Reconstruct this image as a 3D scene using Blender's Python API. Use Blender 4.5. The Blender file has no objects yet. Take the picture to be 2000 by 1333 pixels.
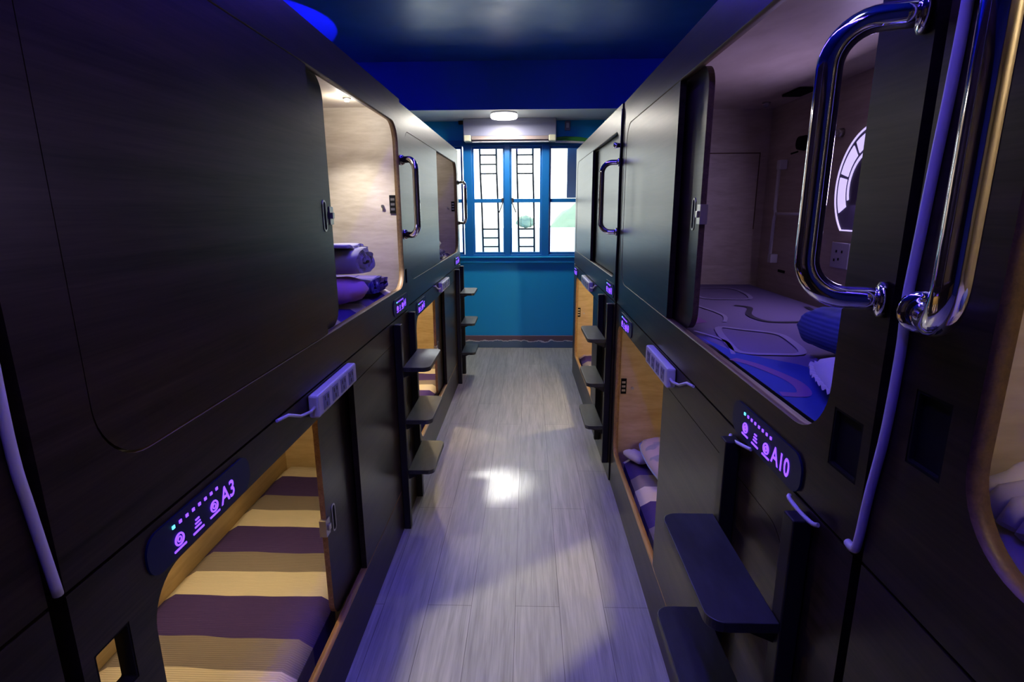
import bpy, bmesh, math, random
from mathutils import Vector, Matrix, noise
random.seed(7)
S = bpy.context.scene
COL = S.collection
PI = math.pi

# ------------------------------------------------------------------ camera
cp = dict(f=1080.33, pitch=0.23442, yaw=-0.02943, roll=-0.0052, H=1.6)
def cam_axes():
    p, y, r = cp['pitch'], cp['yaw'], cp['roll']
    f = Vector((math.sin(y)*math.cos(p), math.cos(y)*math.cos(p), -math.sin(p)))
    rt = Vector((math.cos(y), -math.sin(y), 0)); up = rt.cross(f)
    c, s = math.cos(r), math.sin(r)
    return c*rt + s*up, -s*rt + c*up, f
a_, b_, f_ = cam_axes()
cam = bpy.data.cameras.new('camera'); camo = bpy.data.objects.new('camera', cam); COL.objects.link(camo)
camo.matrix_world = Matrix(((a_.x, b_.x, -f_.x, 0), (a_.y, b_.y, -f_.y, 0), (a_.z, b_.z, -f_.z, cp['H']), (0, 0, 0, 1)))
cam.sensor_width = 36; cam.lens = 36*cp['f']/2000; cam.clip_start = 0.02
S.camera = camo

# ------------------------------------------------------------------ view, world, lights
S.view_settings.view_transform = 'Standard'; S.view_settings.look = 'None'
S.view_settings.exposure = 0.0; S.view_settings.gamma = 1.0; S.view_settings.use_curve_mapping = False
W = bpy.data.worlds.new('world'); S.world = W; W.use_nodes = True
W.node_tree.nodes['Background'].inputs[0].default_value = (1.0, 0.98, 0.91, 1)
W.node_tree.nodes['Background'].inputs[1].default_value = 5.2

def light(kind, loc, energy, color, size=0.1, size_y=None, aim=None, spot=None, blend=0.3, name='lamp_light', parent=None):
    l = bpy.data.lights.new(name, kind); l.energy = energy; l.color = color
    o = bpy.data.objects.new(name, l); COL.objects.link(o); o.location = loc
    if kind == 'AREA':
        l.size = size
        if size_y: l.shape = 'RECTANGLE'; l.size_y = size_y
    else: l.shadow_soft_size = size
    if spot: l.spot_size = spot; l.spot_blend = blend
    if aim is not None:
        o.rotation_euler = (Vector(aim)-Vector(loc)).to_track_quat('-Z', 'Y').to_euler()
    return o
# daylight portal at the window
po = light('AREA', (-0.2, 6.52, 1.68), 1, (1, 1, 1), 2.2, 1.25, aim=(-0.2, 0, 1.68), name='window_portal')
po.data.cycles.is_portal = True
BLUE = (0.10, 0.06, 1.0); PURPLE = (0.30, 0.22, 1.0)
# blue-violet light tube over the aisle (fixture built below), its light
# cool white ceiling lamp behind the camera, added violet spot for the floor
light('AREA', (0.0, 0.7, 2.88), 1.5, (0.55, 0.50, 1.0), 0.25, aim=(0.0, 0.9, 0), name='rear_light')
light('SPOT', (0.0, 1.0, 2.80), 30, (0.45, 0.42, 1.0), 0.05, aim=(0.0, 1.6, 0), spot=math.radians(50), blend=0.8, name='floor_fill_spot')  # added spot without a fixture, narrow so it tints only the near floor

# ------------------------------------------------------------------ materials
def mat(name, col, rough=0.5, metal=0.0, spec=0.5, emit=None, estr=0.0):
    m = bpy.data.materials.new(name); m.use_nodes = True
    b = m.node_tree.nodes['Principled BSDF']
    b.inputs['Base Color'].default_value = (*col, 1); b.inputs['Roughness'].default_value = rough
    b.inputs['Metallic'].default_value = metal; b.inputs['Specular IOR Level'].default_value = spec
    if emit: b.inputs['Emission Color'].default_value = (*emit, 1); b.inputs['Emission Strength'].default_value = estr
    return m
def N(m, t, **kw):
    n = m.node_tree.nodes.new(t)
    for k, v in kw.items(): setattr(n, k, v)
    return n
def L(m, a, b): m.node_tree.links.new(a, b)
def grain(name, dark, light_, rough=0.4, scale=(14, 1.2, 30), spec=0.5, bump=0.05, detail=6, fine=1.0):
    m = mat(name, light_, rough, spec=spec); b = m.node_tree.nodes['Principled BSDF']
    tc = N(m, 'ShaderNodeTexCoord'); mp = N(m, 'ShaderNodeMapping'); mp.inputs['Scale'].default_value = scale
    L(m, tc.outputs['Object'], mp.inputs['Vector'])
    n1 = N(m, 'ShaderNodeTexNoise'); n1.inputs['Scale'].default_value = 1.0; n1.inputs['Detail'].default_value = detail
    n1.inputs['Distortion'].default_value = 0.6; n1.inputs['Roughness'].default_value = 0.65
    L(m, mp.outputs['Vector'], n1.inputs['Vector'])
    mp2 = N(m, 'ShaderNodeMapping'); mp2.inputs['Scale'].default_value = tuple(5.0*s*fine for s in scale)
    L(m, tc.outputs['Object'], mp2.inputs['Vector'])
    n2 = N(m, 'ShaderNodeTexNoise'); n2.inputs['Scale'].default_value = 1.0; n2.inputs['Detail'].default_value = 3
    L(m, mp2.outputs['Vector'], n2.inputs['Vector'])
    ad = N(m, 'ShaderNodeMath', operation='MULTIPLY_ADD'); ad.inputs[1].default_value = 0.45
    L(m, n2.outputs['Fac'], ad.inputs[0]); L(m, n1.outputs['Fac'], ad.inputs[2])
    cr = N(m, 'ShaderNodeValToRGB'); e = cr.color_ramp.elements
    e[0].position = 0.5; e[0].color = (*dark, 1); e[1].position = 0.95; e[1].color = (*light_, 1)
    L(m, ad.outputs[0], cr.inputs[0]); L(m, cr.outputs[0], b.inputs['Base Color'])
    bp = N(m, 'ShaderNodeBump'); bp.inputs['Strength'].default_value = bump; bp.inputs['Distance'].default_value = 0.002
    L(m, ad.outputs[0], bp.inputs['Height']); L(m, bp.outputs[0], b.inputs['Normal'])
    return m
M = {}
M['dark'] = grain('dark_wood_laminate', (0.006, 0.004, 0.003), (0.040, 0.027, 0.019), 0.33, (9, 0.9, 26), spec=0.24, bump=0.10, fine=1.6)
M['maple'] = grain('maple_lining', (0.48, 0.40, 0.30), (0.67, 0.59, 0.48), 0.45, (3, 1.5, 14), bump=0.03)
M['maplewarm'] = grain('maple_lining_warm_lit', (0.46, 0.32, 0.16), (0.64, 0.49, 0.28), 0.45, (3, 1.5, 14), bump=0.03)  # same maple, warm lamp bounce put into the colour for lower capsules
M['ply'] = grain('plywood_edge', (0.07, 0.040, 0.018), (0.17, 0.10, 0.045), 0.5, (60, 2, 60))
M['plylit'] = grain('plywood_edge_lit', (0.20, 0.11, 0.035), (0.40, 0.24, 0.09), 0.5, (60, 2, 60))  # lighter plywood copy, warm interior light put into the lower rims
M['black'] = mat('black_steel', (0.008, 0.008, 0.010), 0.45)
M['void'] = mat('black_plastic', (0.004, 0.004, 0.005), 0.8, spec=0.15)
M['step'] = grain('slate_step', (0.012, 0.014, 0.016), (0.040, 0.046, 0.048), 0.45, (10, 3, 10))
M['chrome'] = mat('chrome', (0.85, 0.85, 0.88), 0.07, 1.0)
M['steel'] = mat('brushed_steel', (0.55, 0.53, 0.5), 0.35, 1.0)
M['white'] = mat('white_plastic', (0.72, 0.72, 0.75), 0.4)
M['socket'] = mat('socket_dark', (0.06, 0.05, 0.06), 0.5)
M['plate'] = mat('display_plate', (0.003, 0.004, 0.035), 0.4, spec=0.2, emit=(0.0, 0.02, 0.5), estr=0.01)
M['glyph'] = mat('lit_glyph', (0.2, 0.1, 0.9), 0.5, emit=(0.17, 0.05, 1.0), estr=2.6)
M['cyan'] = mat('lit_cyan', (0.1, 0.6, 0.9), 0.5, emit=(0.1, 0.7, 1.0), estr=2.5)
M['lampwarm'] = mat('warm_lens', (1, 1, 1), 0.5, emit=(1.0, 0.72, 0.30), estr=4.0)
M['lampwhite'] = mat('white_lens', (1, 1, 1), 0.5, emit=(1.0, 0.95, 0.9), estr=6.0)
M['offlens'] = mat('unlit_lens', (0.5, 0.5, 0.5), 0.2)
M['disc'] = mat('ceiling_lamp_diffuser', (0.95, 0.95, 0.95), 0.4, emit=(1.0, 0.97, 0.92), estr=2.2)
M['tube'] = mat('blue_tube_lens', (0.2, 0.2, 1), 0.4, emit=(0.10, 0.05, 1.0), estr=62.0)
M['turq'] = mat('turquoise_wall_paint', (0.005, 0.38, 0.80), 0.5)
M['frameblue'] = mat('blue_window_paint', (0.006, 0.16, 0.50), 0.4)
M['rod'] = mat('thin_black_iron', (0.02, 0.02, 0.03), 0.5)
M['ac'] = mat('ac_grey_plastic', (0.24, 0.25, 0.38), 0.45)
M['ac2'] = mat('ac_cream_plastic', (0.75, 0.74, 0.55), 0.5)
M['louvre'] = mat('ac_louvre_brown', (0.30, 0.24, 0.24), 0.5)
M['green'] = mat('green_pipe_wrap', (0.06, 0.32, 0.06), 0.4)
M['cablewhite'] = mat('white_cable', (0.62, 0.60, 0.72), 0.4)
M['cableblack'] = mat('black_cable', (0.01, 0.01, 0.012), 0.5)
M['sheetwhite'] = mat('white_piping', (0.65, 0.63, 0.66), 0.8)
M['greyblk'] = mat('grey_blanket', (0.46, 0.45, 0.42), 0.9)
M['pink'] = mat('pink_cotton', (0.80, 0.42, 0.62), 0.9)
M['lilac'] = mat('lilac_cotton', (0.52, 0.50, 0.60), 0.9)
M['paleblue'] = mat('pale_blue_cotton', (0.30, 0.42, 0.62), 0.9)
M['bluepil'] = mat('blue_cotton', (0.16, 0.22, 0.50), 0.9)
M['baseblk'] = mat('baseboard_brown', (0.16, 0.10, 0.13), 0.6)
M['conc'] = mat('pale_render', (0.75, 0.76, 0.72), 0.9)
M['bush'] = mat('bush_green', (0.20, 0.29, 0.23), 0.9)
M['greywall'] = mat('grey_panel', (0.20, 0.22, 0.34), 0.7)
M['rearwall'] = mat('rear_wall_paint', (0.03, 0.05, 0.20), 0.6)

def paint_ceiling():
    m = mat('blue_ceiling_paint', (0.016, 0.10, 0.48), 0.33, spec=0.7); b = m.node_tree.nodes['Principled BSDF']
    tc = N(m, 'ShaderNodeTexCoord'); n = N(m, 'ShaderNodeTexNoise'); n.inputs['Scale'].default_value = 3.0; n.inputs['Detail'].default_value = 5
    L(m, tc.outputs['Object'], n.inputs['Vector'])
    mr = N(m, 'ShaderNodeMapRange'); mr.inputs[1].default_value = 0.3; mr.inputs[2].default_value = 0.7; mr.inputs[3].default_value = 0.30; mr.inputs[4].default_value = 0.44
    L(m, n.outputs['Fac'], mr.inputs[0]); L(m, mr.outputs[0], b.inputs['Roughness'])
    bp = N(m, 'ShaderNodeBump'); bp.inputs['Strength'].default_value = 0.15; bp.inputs['Distance'].default_value = 0.02
    L(m, n.outputs['Fac'], bp.inputs['Height']); L(m, bp.outputs[0], b.inputs['Normal'])
    return m
M['ceil'] = paint_ceiling()
M['beamblue'] = mat('beam_blue_paint', (0.03, 0.18, 0.85), 0.5)
M['beamunder'] = mat('beam_soffit_paint', (0.72, 0.76, 0.76), 0.6)

def floor_mat():
    m = mat('grey_oak_planks', (0.3, 0.3, 0.3), 0.36); b = m.node_tree.nodes['Principled BSDF']
    tc = N(m, 'ShaderNodeTexCoord'); mp = N(m, 'ShaderNodeMapping'); mp.inputs['Rotation'].default_value = (0, 0, PI/2)
    mp.inputs['Location'].default_value = (0.3, 0.05, 0)
    L(m, tc.outputs['Object'], mp.inputs['Vector'])
    br = N(m, 'ShaderNodeTexBrick', offset=0.37, squash=1.0); br.inputs['Scale'].default_value = 1.0
    br.inputs['Brick Width'].default_value = 1.22; br.inputs['Row Height'].default_value = 0.182; br.inputs['Mortar Size'].default_value = 0.0012
    br.inputs['Color1'].default_value = (0.36, 0.37, 0.35, 1); br.inputs['Color2'].default_value = (0.42, 0.425, 0.405, 1); br.inputs['Mortar'].default_value = (0.14, 0.14, 0.14, 1)
    L(m, mp.outputs[0], br.inputs['Vector'])
    mp2 = N(m, 'ShaderNodeMapping'); mp2.inputs['Scale'].default_value = (38, 2.2, 1)
    L(m, tc.outputs['Object'], mp2.inputs['Vector'])
    n = N(m, 'ShaderNodeTexNoise'); n.inputs['Scale'].default_value = 1.0; n.inputs['Detail'].default_value = 7; n.inputs['Distortion'].default_value = 0.8
    L(m, mp2.outputs[0], n.inputs['Vector'])
    mp3 = N(m, 'ShaderNodeMapping'); mp3.inputs['Scale'].default_value = (150, 6, 1)
    L(m, tc.outputs['Object'], mp3.inputs['Vector'])
    n3 = N(m, 'ShaderNodeTexNoise'); n3.inputs['Scale'].default_value = 1.0; n3.inputs['Detail'].default_value = 3
    L(m, mp3.outputs[0], n3.inputs['Vector'])
    ad = N(m, 'ShaderNodeMath', operation='MULTIPLY_ADD'); ad.inputs[1].default_value = 0.6
    L(m, n3.outputs['Fac'], ad.inputs[0]); L(m, n.outputs['Fac'], ad.inputs[2])
    cr = N(m, 'ShaderNodeValToRGB'); e = cr.color_ramp.elements
    e[0].position = 0.55; e[0].color = (0.70, 0.70, 0.70, 1); e[1].position = 1.0; e[1].color = (1.12, 1.12, 1.12, 1)
    L(m, ad.outputs[0], cr.inputs[0])
    mx = N(m, 'ShaderNodeMixRGB', blend_type='MULTIPLY'); mx.inputs[0].default_value = 1.0
    L(m, br.outputs['Color'], mx.inputs[1]); L(m, cr.outputs[0], mx.inputs[2]); L(m, mx.outputs[0], b.inputs['Base Color'])
    bp = N(m, 'ShaderNodeBump'); bp.inputs['Strength'].default_value = 0.12; bp.inputs['Distance'].default_value = 0.002
    L(m, ad.outputs[0], bp.inputs['Height']); L(m, bp.outputs[0], b.inputs['Normal'])
    return m
M['floor'] = floor_mat()

def stripe_mat(name, phase, cols, period=0.47, cuts=(0.40, 0.68)):
    """bands across the bed along object Y; fine woven ribs"""
    m = mat(name, cols[0], 0.9, spec=0.2); b = m.node_tree.nodes['Principled BSDF']
    tc = N(m, 'ShaderNodeTexCoord'); sp = N(m, 'ShaderNodeSeparateXYZ'); L(m, tc.outputs['Object'], sp.inputs[0])
    nz = N(m, 'ShaderNodeTexNoise'); nz.inputs['Scale'].default_value = 2.2; L(m, tc.outputs['Object'], nz.inputs['Vector'])
    w = N(m, 'ShaderNodeMath', operation='MULTIPLY_ADD'); w.inputs[1].default_value = 0.06; L(m, nz.outputs['Fac'], w.inputs[0]); L(m, sp.outputs['Y'], w.inputs[2])
    d = N(m, 'ShaderNodeMath', operation='MULTIPLY_ADD'); d.inputs[1].default_value = 1/period; d.inputs[2].default_value = phase+20; L(m, w.outputs[0], d.inputs[0])
    fr = N(m, 'ShaderNodeMath', operation='FRACT'); L(m, d.outputs[0], fr.inputs[0])
    cr = N(m, 'ShaderNodeValToRGB'); cr.color_ramp.interpolation = 'CONSTANT'; e = cr.color_ramp.elements
    e[0].position = 0; e[0].color = (*cols[0], 1); e[1].position = cuts[0]; e[1].color = (*cols[1], 1)
    q = e.new(cuts[1]); q.color = (*cols[2], 1)
    L(m, fr.outputs[0], cr.inputs[0]); L(m, cr.outputs[0], b.inputs['Base Color'])
    wv = N(m, 'ShaderNodeTexWave', bands_direction='Y'); wv.inputs['Scale'].default_value = 38; L(m, tc.outputs['Object'], wv.inputs['Vector'])
    bp = N(m, 'ShaderNodeBump'); bp.inputs['Strength'].default_value = 0.5; bp.inputs['Distance'].default_value = 0.003
    L(m, wv.outputs['Fac'], bp.inputs['Height']); L(m, bp.outputs[0], b.inputs['Normal'])
    return m
PUR = (0.07, 0.045, 0.21); GRY = (0.27, 0.24, 0.25); CRM = (0.80, 0.74, 0.64)
def check_mat(name, c1, c2, c3, s=9):
    m = mat(name, c1, 0.9, spec=0.2); b = m.node_tree.nodes['Principled BSDF']
    tc = N(m, 'ShaderNodeTexCoord'); br = N(m, 'ShaderNodeTexBrick', offset=0.0); br.inputs['Scale'].default_value = s
    br.inputs['Color1'].default_value = (*c1, 1); br.inputs['Color2'].default_value = (*c2, 1); br.inputs['Mortar'].default_value = (*c3, 1)
    br.inputs['Brick Width'].default_value = 0.9; br.inputs['Row Height'].default_value = 0.7; br.inputs['Mortar Size'].default_value = 0.04
    L(m, tc.outputs['Object'], br.inputs['Vector']); L(m, br.outputs['Color'], b.inputs['Base Color'])
    return m
M['plaid'] = check_mat('violet_plaid', (0.24, 0.18, 0.42), (0.13, 0.15, 0.45), (0.06, 0.05, 0.22))
def leaf_mat():
    m = mat('printed_pillow', (0.62, 0.56, 0.56), 0.9, spec=0.2); b = m.node_tree.nodes['Principled BSDF']
    tc = N(m, 'ShaderNodeTexCoord'); n = N(m, 'ShaderNodeTexNoise'); n.inputs['Scale'].default_value = 11; n.inputs['Detail'].default_value = 1
    L(m, tc.outputs['Object'], n.inputs['Vector']); cr = N(m, 'ShaderNodeValToRGB'); e = cr.color_ramp.elements
    e[0].position = 0.56; e[0].color = (0.60, 0.53, 0.52, 1); e[1].position = 0.6; e[1].color = (0.36, 0.38, 0.46, 1)
    L(m, n.outputs['Fac'], cr.inputs[0]); L(m, cr.outputs[0], b.inputs['Base Color']); return m
M['leafy'] = leaf_mat()
def ribbed_blue():
    m = mat('ribbed_blue_cotton', (0.14, 0.20, 0.48), 0.9, spec=0.2); b = m.node_tree.nodes['Principled BSDF']
    tc = N(m, 'ShaderNodeTexCoord'); wv = N(m, 'ShaderNodeTexWave', bands_direction='Z'); wv.inputs['Scale'].default_value = 30; wv.inputs['Distortion'].default_value = 1.5
    L(m, tc.outputs['Object'], wv.inputs['Vector']); cr = N(m, 'ShaderNodeValToRGB'); e = cr.color_ramp.elements
    e[0].color = (0.05, 0.08, 0.20, 1); e[1].color = (0.09, 0.13, 0.30, 1)
    L(m, wv.outputs['Fac'], cr.inputs[0]); L(m, cr.outputs[0], b.inputs['Base Color']); return m
M['ribblue'] = ribbed_blue()
def glass_mat():
    m = bpy.data.materials.new('window_glass'); m.use_nodes = True; nt = m.node_tree; nt.nodes.clear()
    out = nt.nodes.new('ShaderNodeOutputMaterial'); mix = nt.nodes.new('ShaderNodeMixShader'); fr = nt.nodes.new('ShaderNodeFresnel'); fr.inputs[0].default_value = 1.45
    t = nt.nodes.new('ShaderNodeBsdfTransparent'); t.inputs[0].default_value = (0.93, 0.97, 0.97, 1); g = nt.nodes.new('ShaderNodeBsdfGlossy'); g.inputs['Roughness'].default_value = 0.03
    nt.links.new(fr.outputs[0], mix.inputs[0]); nt.links.new(t.outputs[0], mix.inputs[1]); nt.links.new(g.outputs[0], mix.inputs[2]); nt.links.new(mix.outputs[0], out.inputs[0])
    return m
M['glass'] = glass_mat()
def scuffed_base():
    m = mat('scuffed_baseboard', (0.16, 0.10, 0.13), 0.6); b = m.node_tree.nodes['Principled BSDF']
    tc = N(m, 'ShaderNodeTexCoord'); sp = N(m, 'ShaderNodeSeparateXYZ'); L(m, tc.outputs['Object'], sp.inputs[0])
    n = N(m, 'ShaderNodeTexNoise'); n.inputs['Scale'].default_value = 9; n.inputs['Detail'].default_value = 8; L(m, tc.outputs['Object'], n.inputs['Vector'])
    ad = N(m, 'ShaderNodeMath', operation='MULTIPLY_ADD'); ad.inputs[1].default_value = -0.09; L(m, n.outputs['Fac'], ad.inputs[0]); L(m, sp.outputs['Z'], ad.inputs[2])
    cr = N(m, 'ShaderNodeValToRGB'); cr.color_ramp.interpolation = 'CONSTANT'; e = cr.color_ramp.elements
    e[0].position = 0; e[0].color = (0.10, 0.17, 0.26, 1); e[1].position = 0.030; e[1].color = (0.6, 0.6, 0.62, 1); q = e.new(0.042); q.color = (0.16, 0.10, 0.13, 1)
    L(m, ad.outputs[0], cr.inputs[0]); L(m, cr.outputs[0], b.inputs['Base Color']); return m
M['scuff'] = scuffed_base()

# ------------------------------------------------------------------ mesh helpers
FRAME = {'cur': None}; FRAMED = []
def begin(fr): FRAME['cur'] = fr
def box(bm, x0, x1, y0, y1, z0, z1, mi=0):
    x0, x1 = min(x0, x1), max(x0, x1); y0, y1 = min(y0, y1), max(y0, y1); z0, z1 = min(z0, z1), max(z0, z1)
    v = [bm.verts.new(p) for p in ((x0,y0,z0),(x1,y0,z0),(x1,y1,z0),(x0,y1,z0),(x0,y0,z1),(x1,y0,z1),(x1,y1,z1),(x0,y1,z1))]
    for f in ((0,3,2,1),(4,5,6,7),(0,1,5,4),(1,2,6,5),(2,3,7,6),(3,0,4,7)):
        fc = bm.faces.new([v[i] for i in f]); fc.material_index = mi
def tube(bm, pts, r, n=12, mi=0, closed=False):
    P = [Vector(p) for p in pts]; rings = []; k = len(P)
    up = None
    for i in range(k):
        if closed: d = (P[(i+1) % k]-P[i-1])
        else: d = P[min(i+1, k-1)]-P[max(i-1, 0)]
        d.normalize()
        if up is None:
            up = Vector((0, 0, 1)) if abs(d.z) < 0.9 else Vector((1, 0, 0))
        s = d.cross(up); 
        if s.length < 1e-4: s = d.cross(Vector((0.3, 1, 0.1)))
        s.normalize(); up = s.cross(d).normalized()
        rr = r[i] if isinstance(r, (list, tuple)) else r
        rings.append([bm.verts.new(P[i]+rr*(math.cos(2*PI*j/n)*s+math.sin(2*PI*j/n)*up)) for j in range(n)])
    for i in range(k if closed else k-1):
        A, B = rings[i], rings[(i+1) % k]
        for j in range(n):
            f = bm.faces.new((A[j], A[(j+1) % n], B[(j+1) % n], B[j])); f.material_index = mi; f.smooth = True
    if not closed:
        for R_ in (rings[0], rings[-1]):
            f = bm.faces.new(R_); f.material_index = mi
def prism(bm, poly, ax, a, b, mi=0, mis=None):
    """extrude 2D poly along axis ax (0,1,2) from a to b; other coords in order"""
    def mk(p, t):
        c = [0, 0, 0]; o = [i for i in range(3) if i != ax]; c[ax] = t; c[o[0]], c[o[1]] = p; return bm.verts.new(c)
    A = [mk(p, a) for p in poly]; B = [mk(p, b) for p in poly]; n = len(poly)
    bm.faces.new(A).material_index = mi; bm.faces.new(B).material_index = mi
    for i in range(n):
        f = bm.faces.new((A[i], A[(i+1) % n], B[(i+1) % n], B[i])); f.material_index = mi if mis is None else mis
def rrect(y0, z0, y1, z1, r=(0.08,)*4, n=8):
    """rounded rectangle, corners bl, br, tr, tl, counterclockwise; returns pts with corner ids"""
    if isinstance(r, (int, float)): r = (r,)*4
    out = []
    for k, (cx, cy, a0, rr) in enumerate(((y0+r[0], z0+r[0], PI, r[0]), (y1-r[1], z0+r[1], 1.5*PI, r[1]), (y1-r[2], z1-r[2], 0, r[2]), (y0+r[3], z1-r[3], 0.5*PI, r[3]))):
        m = n if rr > 0.001 else 0
        for i in range(m+1):
            t = a0+(PI/2)*i/max(m, 1)
            out.append((cx+rr*math.cos(t), cy+rr*math.sin(t), k))
    return out
def frame_hole(bm, xa, xb, Y0, Z0, Y1, Z1, inner, mi=0, mi_edge=0):
    oc = [(Y0, Z0), (Y1, Z0), (Y1, Z1), (Y0, Z1)]; n = len(inner)
    VA = [bm.verts.new((xa, p[0], p[1])) for p in inner]; VB = [bm.verts.new((xb, p[0], p[1])) for p in inner]
    OA = [bm.verts.new((xa, *c)) for c in oc]; OB = [bm.verts.new((xb, *c)) for c in oc]
    for i in range(n):
        j = (i+1) % n; ci, cj = inner[i][2], inner[j][2]
        for V, O in ((VA, OA), (VB, OB)):
            if ci == cj: f = bm.faces.new((V[i], V[j], O[ci]))
            else: f = bm.faces.new((V[i], V[j], O[cj], O[ci]))
            f.material_index = mi
        f = bm.faces.new((VA[i], VA[j], VB[j], VB[i])); f.material_index = mi_edge; f.smooth = True
    for i in range(4):
        bm.faces.new((OA[i], OA[(i+1) % 4], OB[(i+1) % 4], OB[i])).material_index = mi
def link(name, bm, mats, origin, parent=None, bevel=0, smooth=False, sub=0):
    bmesh.ops.recalc_face_normals(bm, faces=bm.faces[:])
    o_ = Vector(origin)
    for v in bm.verts: v.co -= o_
    me = bpy.data.meshes.new(name); bm.to_mesh(me); bm.free()
    for m in (mats if isinstance(mats, (list, tuple)) else [mats]): me.materials.append(m)
    if smooth:
        for p in me.polygons: p.use_smooth = True
    ob = bpy.data.objects.new(name, me); COL.objects.link(ob)
    if parent: ob.parent = parent
    if bevel:
        b = ob.modifiers.new('bevel', 'BEVEL'); b.width = bevel; b.segments = 2; b.limit_method = 'ANGLE'
    if sub:
        s = ob.modifiers.new('sub', 'SUBSURF'); s.levels = sub; s.render_levels = sub
    return ob
def tag(o, label, cat, group=None):
    o['label'] = label; o['category'] = cat
    if group: o['group'] = group
    if FRAME['cur']: FRAMED.append((o, FRAME['cur']))
    return o
def thing(name, loc, label, cat, group=None):
    o = bpy.data.objects.new(name, None); COL.objects.link(o); o.location = loc; o.empty_display_size = 0.05
    return tag(o, label, cat, group)
class T:   # a thing: remembers its origin
    def __init__(s, name, loc, label, cat, group=None):
        s.o = thing(name, loc, label, cat, group); s.loc = Vector(loc)
    def part(s, name, bm, mats, parent=None, label=None, **kw):
        ob = link(name, bm, mats, s.loc, parent or s.o, **kw)
        if label: ob['label'] = label
        return ob
def single(name, bm, mats, loc, label, cat, group=None, **kw):
    ob = link(name, bm, mats, loc, None, **kw); ob.location = loc
    return tag(ob, label, cat, group)
def struct(name, bm, mats, **kw):
    ob = link(name, bm, mats, (0, 0, 0), None, **kw); ob['kind'] = 'structure'; return ob
def nb(): return bmesh.new()

# ------------------------------------------------------------------ room
YW = 6.38; XL, XR, YB, ZC = -2.9, 1.8, -1.95, 2.963
bm = nb(); box(bm, XL, XR, YB, YW+0.2, -0.1, 0); struct('floor', bm, M['floor'])
bm = nb(); box(bm, XL, XR, YB, YW+0.2, ZC, ZC+0.1); struct('ceiling', bm, M['ceil'])
bm = nb(); box(bm, XL-0.1, XL, YB, YW+0.2, 0, ZC); struct('wall_left', bm, M['rearwall'])
bm = nb(); box(bm, XR, XR+0.1, YB, YW+0.2, 0, ZC); struct('wall_right', bm, M['rearwall'])
bm = nb(); box(bm, XL, XR, YB-0.1, YB, 0, ZC); struct('wall_back', bm, M['rearwall'])
WX0, WX1, WZ0, WZ1 = -1.25, 1.0, 1.075, 2.33
bm = nb()
box(bm, XL, XR, YW, YW+0.2, 0, WZ0); box(bm, XL, XR, YW, YW+0.2, WZ1, 2.54)
box(bm, XL, WX0, YW, YW+0.2, WZ0, WZ1); box(bm, WX1, XR, YW, YW+0.2, WZ0, WZ1)
struct('wall_far', bm, M['turq'])
# ceiling beam: blue face, pale underside
bm = nb(); box(bm, XL, XR, 5.68, YW+0.2, 2.53, ZC)
ob = struct('trim_1', bm, [M['beamblue'], M['beamunder']])
for p in ob.data.polygons:
    if p.normal.z < -0.5: p.material_index = 1
bm = nb(); box(bm, XL, XR, YW-0.025, YW, 0, 0.145); struct('baseboard_far', bm, M['scuff'], bevel=0.004)
# window sill ledge
bm = nb(); box(bm, -1.3, 1.05, YW-0.035, YW, 1.0, 1.055); box(bm, -1.3, 1.05, YW-0.05, YW+0.02, 1.055, 1.075)
struct('trim_2', bm, M['turq'], bevel=0.005)
# windows
def window(n, x0, x1, ypane, sashes, transom=1.692, outer=True, posts=()):
    w = bpy.data.objects.new('window_%d' % n, None); COL.objects.link(w); w.location = ((x0+x1)/2, YW, WZ0); w['kind'] = 'structure'
    org = w.location
    bm = nb()
    box(bm, x0, x1, YW-0.015, YW+0.1, WZ1-0.06, WZ1); box(bm, x0, x1, YW-0.015, YW+0.1, WZ0, WZ0+0.02)
    for (p0, p1) in posts: box(bm, p0, p1, YW-0.02, YW+0.1, WZ0, WZ1)
    link('window_frame', bm, M['frameblue'], org, w, bevel=0.006)
    for (s0, s1) in sashes:
        bm = nb(); t = 0.018; ya, yb = YW+0.02, YW+0.06
        box(bm, s0, s0+t, ya, yb, WZ0+0.02, WZ1-0.06); box(bm, s1-t, s1, ya, yb, WZ0+0.02, WZ1-0.06)
        box(bm, s0+t, s1-t, ya, yb, WZ0+0.02, WZ0+0.045); box(bm, s0+t, s1-t, ya, yb, WZ1-0.085, WZ1-0.06)
        box(bm, s0+t, s1-t, ya, yb, transom-0.022, transom+0.02)
        s = link('sash', bm, M['frameblue'], org, w, bevel=0.003)
        bm = nb(); box(bm, s0+t, s1-t, YW+0.038, YW+0.042, WZ0+0.045, WZ1-0.085); link('pane', bm, M['glass'], org, s)
    return w, org
window(1, -1.25, -0.715, 0, [(-1.25, -0.73)])
w, org = window(2, -0.715, 0.235, 0, [(-0.62, -0.262), (-0.20, 0.15)], posts=[(-0.715, -0.62), (-0.262, -0.20), (0.15, 0.235)])
for sx, d in ((-0.285, -1), (-0.175, 1)):      # casement latches hanging at the mullion
    bm = nb(); box(bm, sx-0.012, sx+0.012, YW-0.004, YW+0.02, 1.69, 1.72)
    tube(bm, [(sx, YW-0.006, 1.70), (sx+d*0.0, YW-0.012, 1.66), (sx+d*0.04, YW-0.012, 1.56)], 0.006, 8)
    link('window_latch', bm, M['rod'], org, w)
window(3, 0.235, 1.0, 0, [(0.235, 1.0)])
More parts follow.
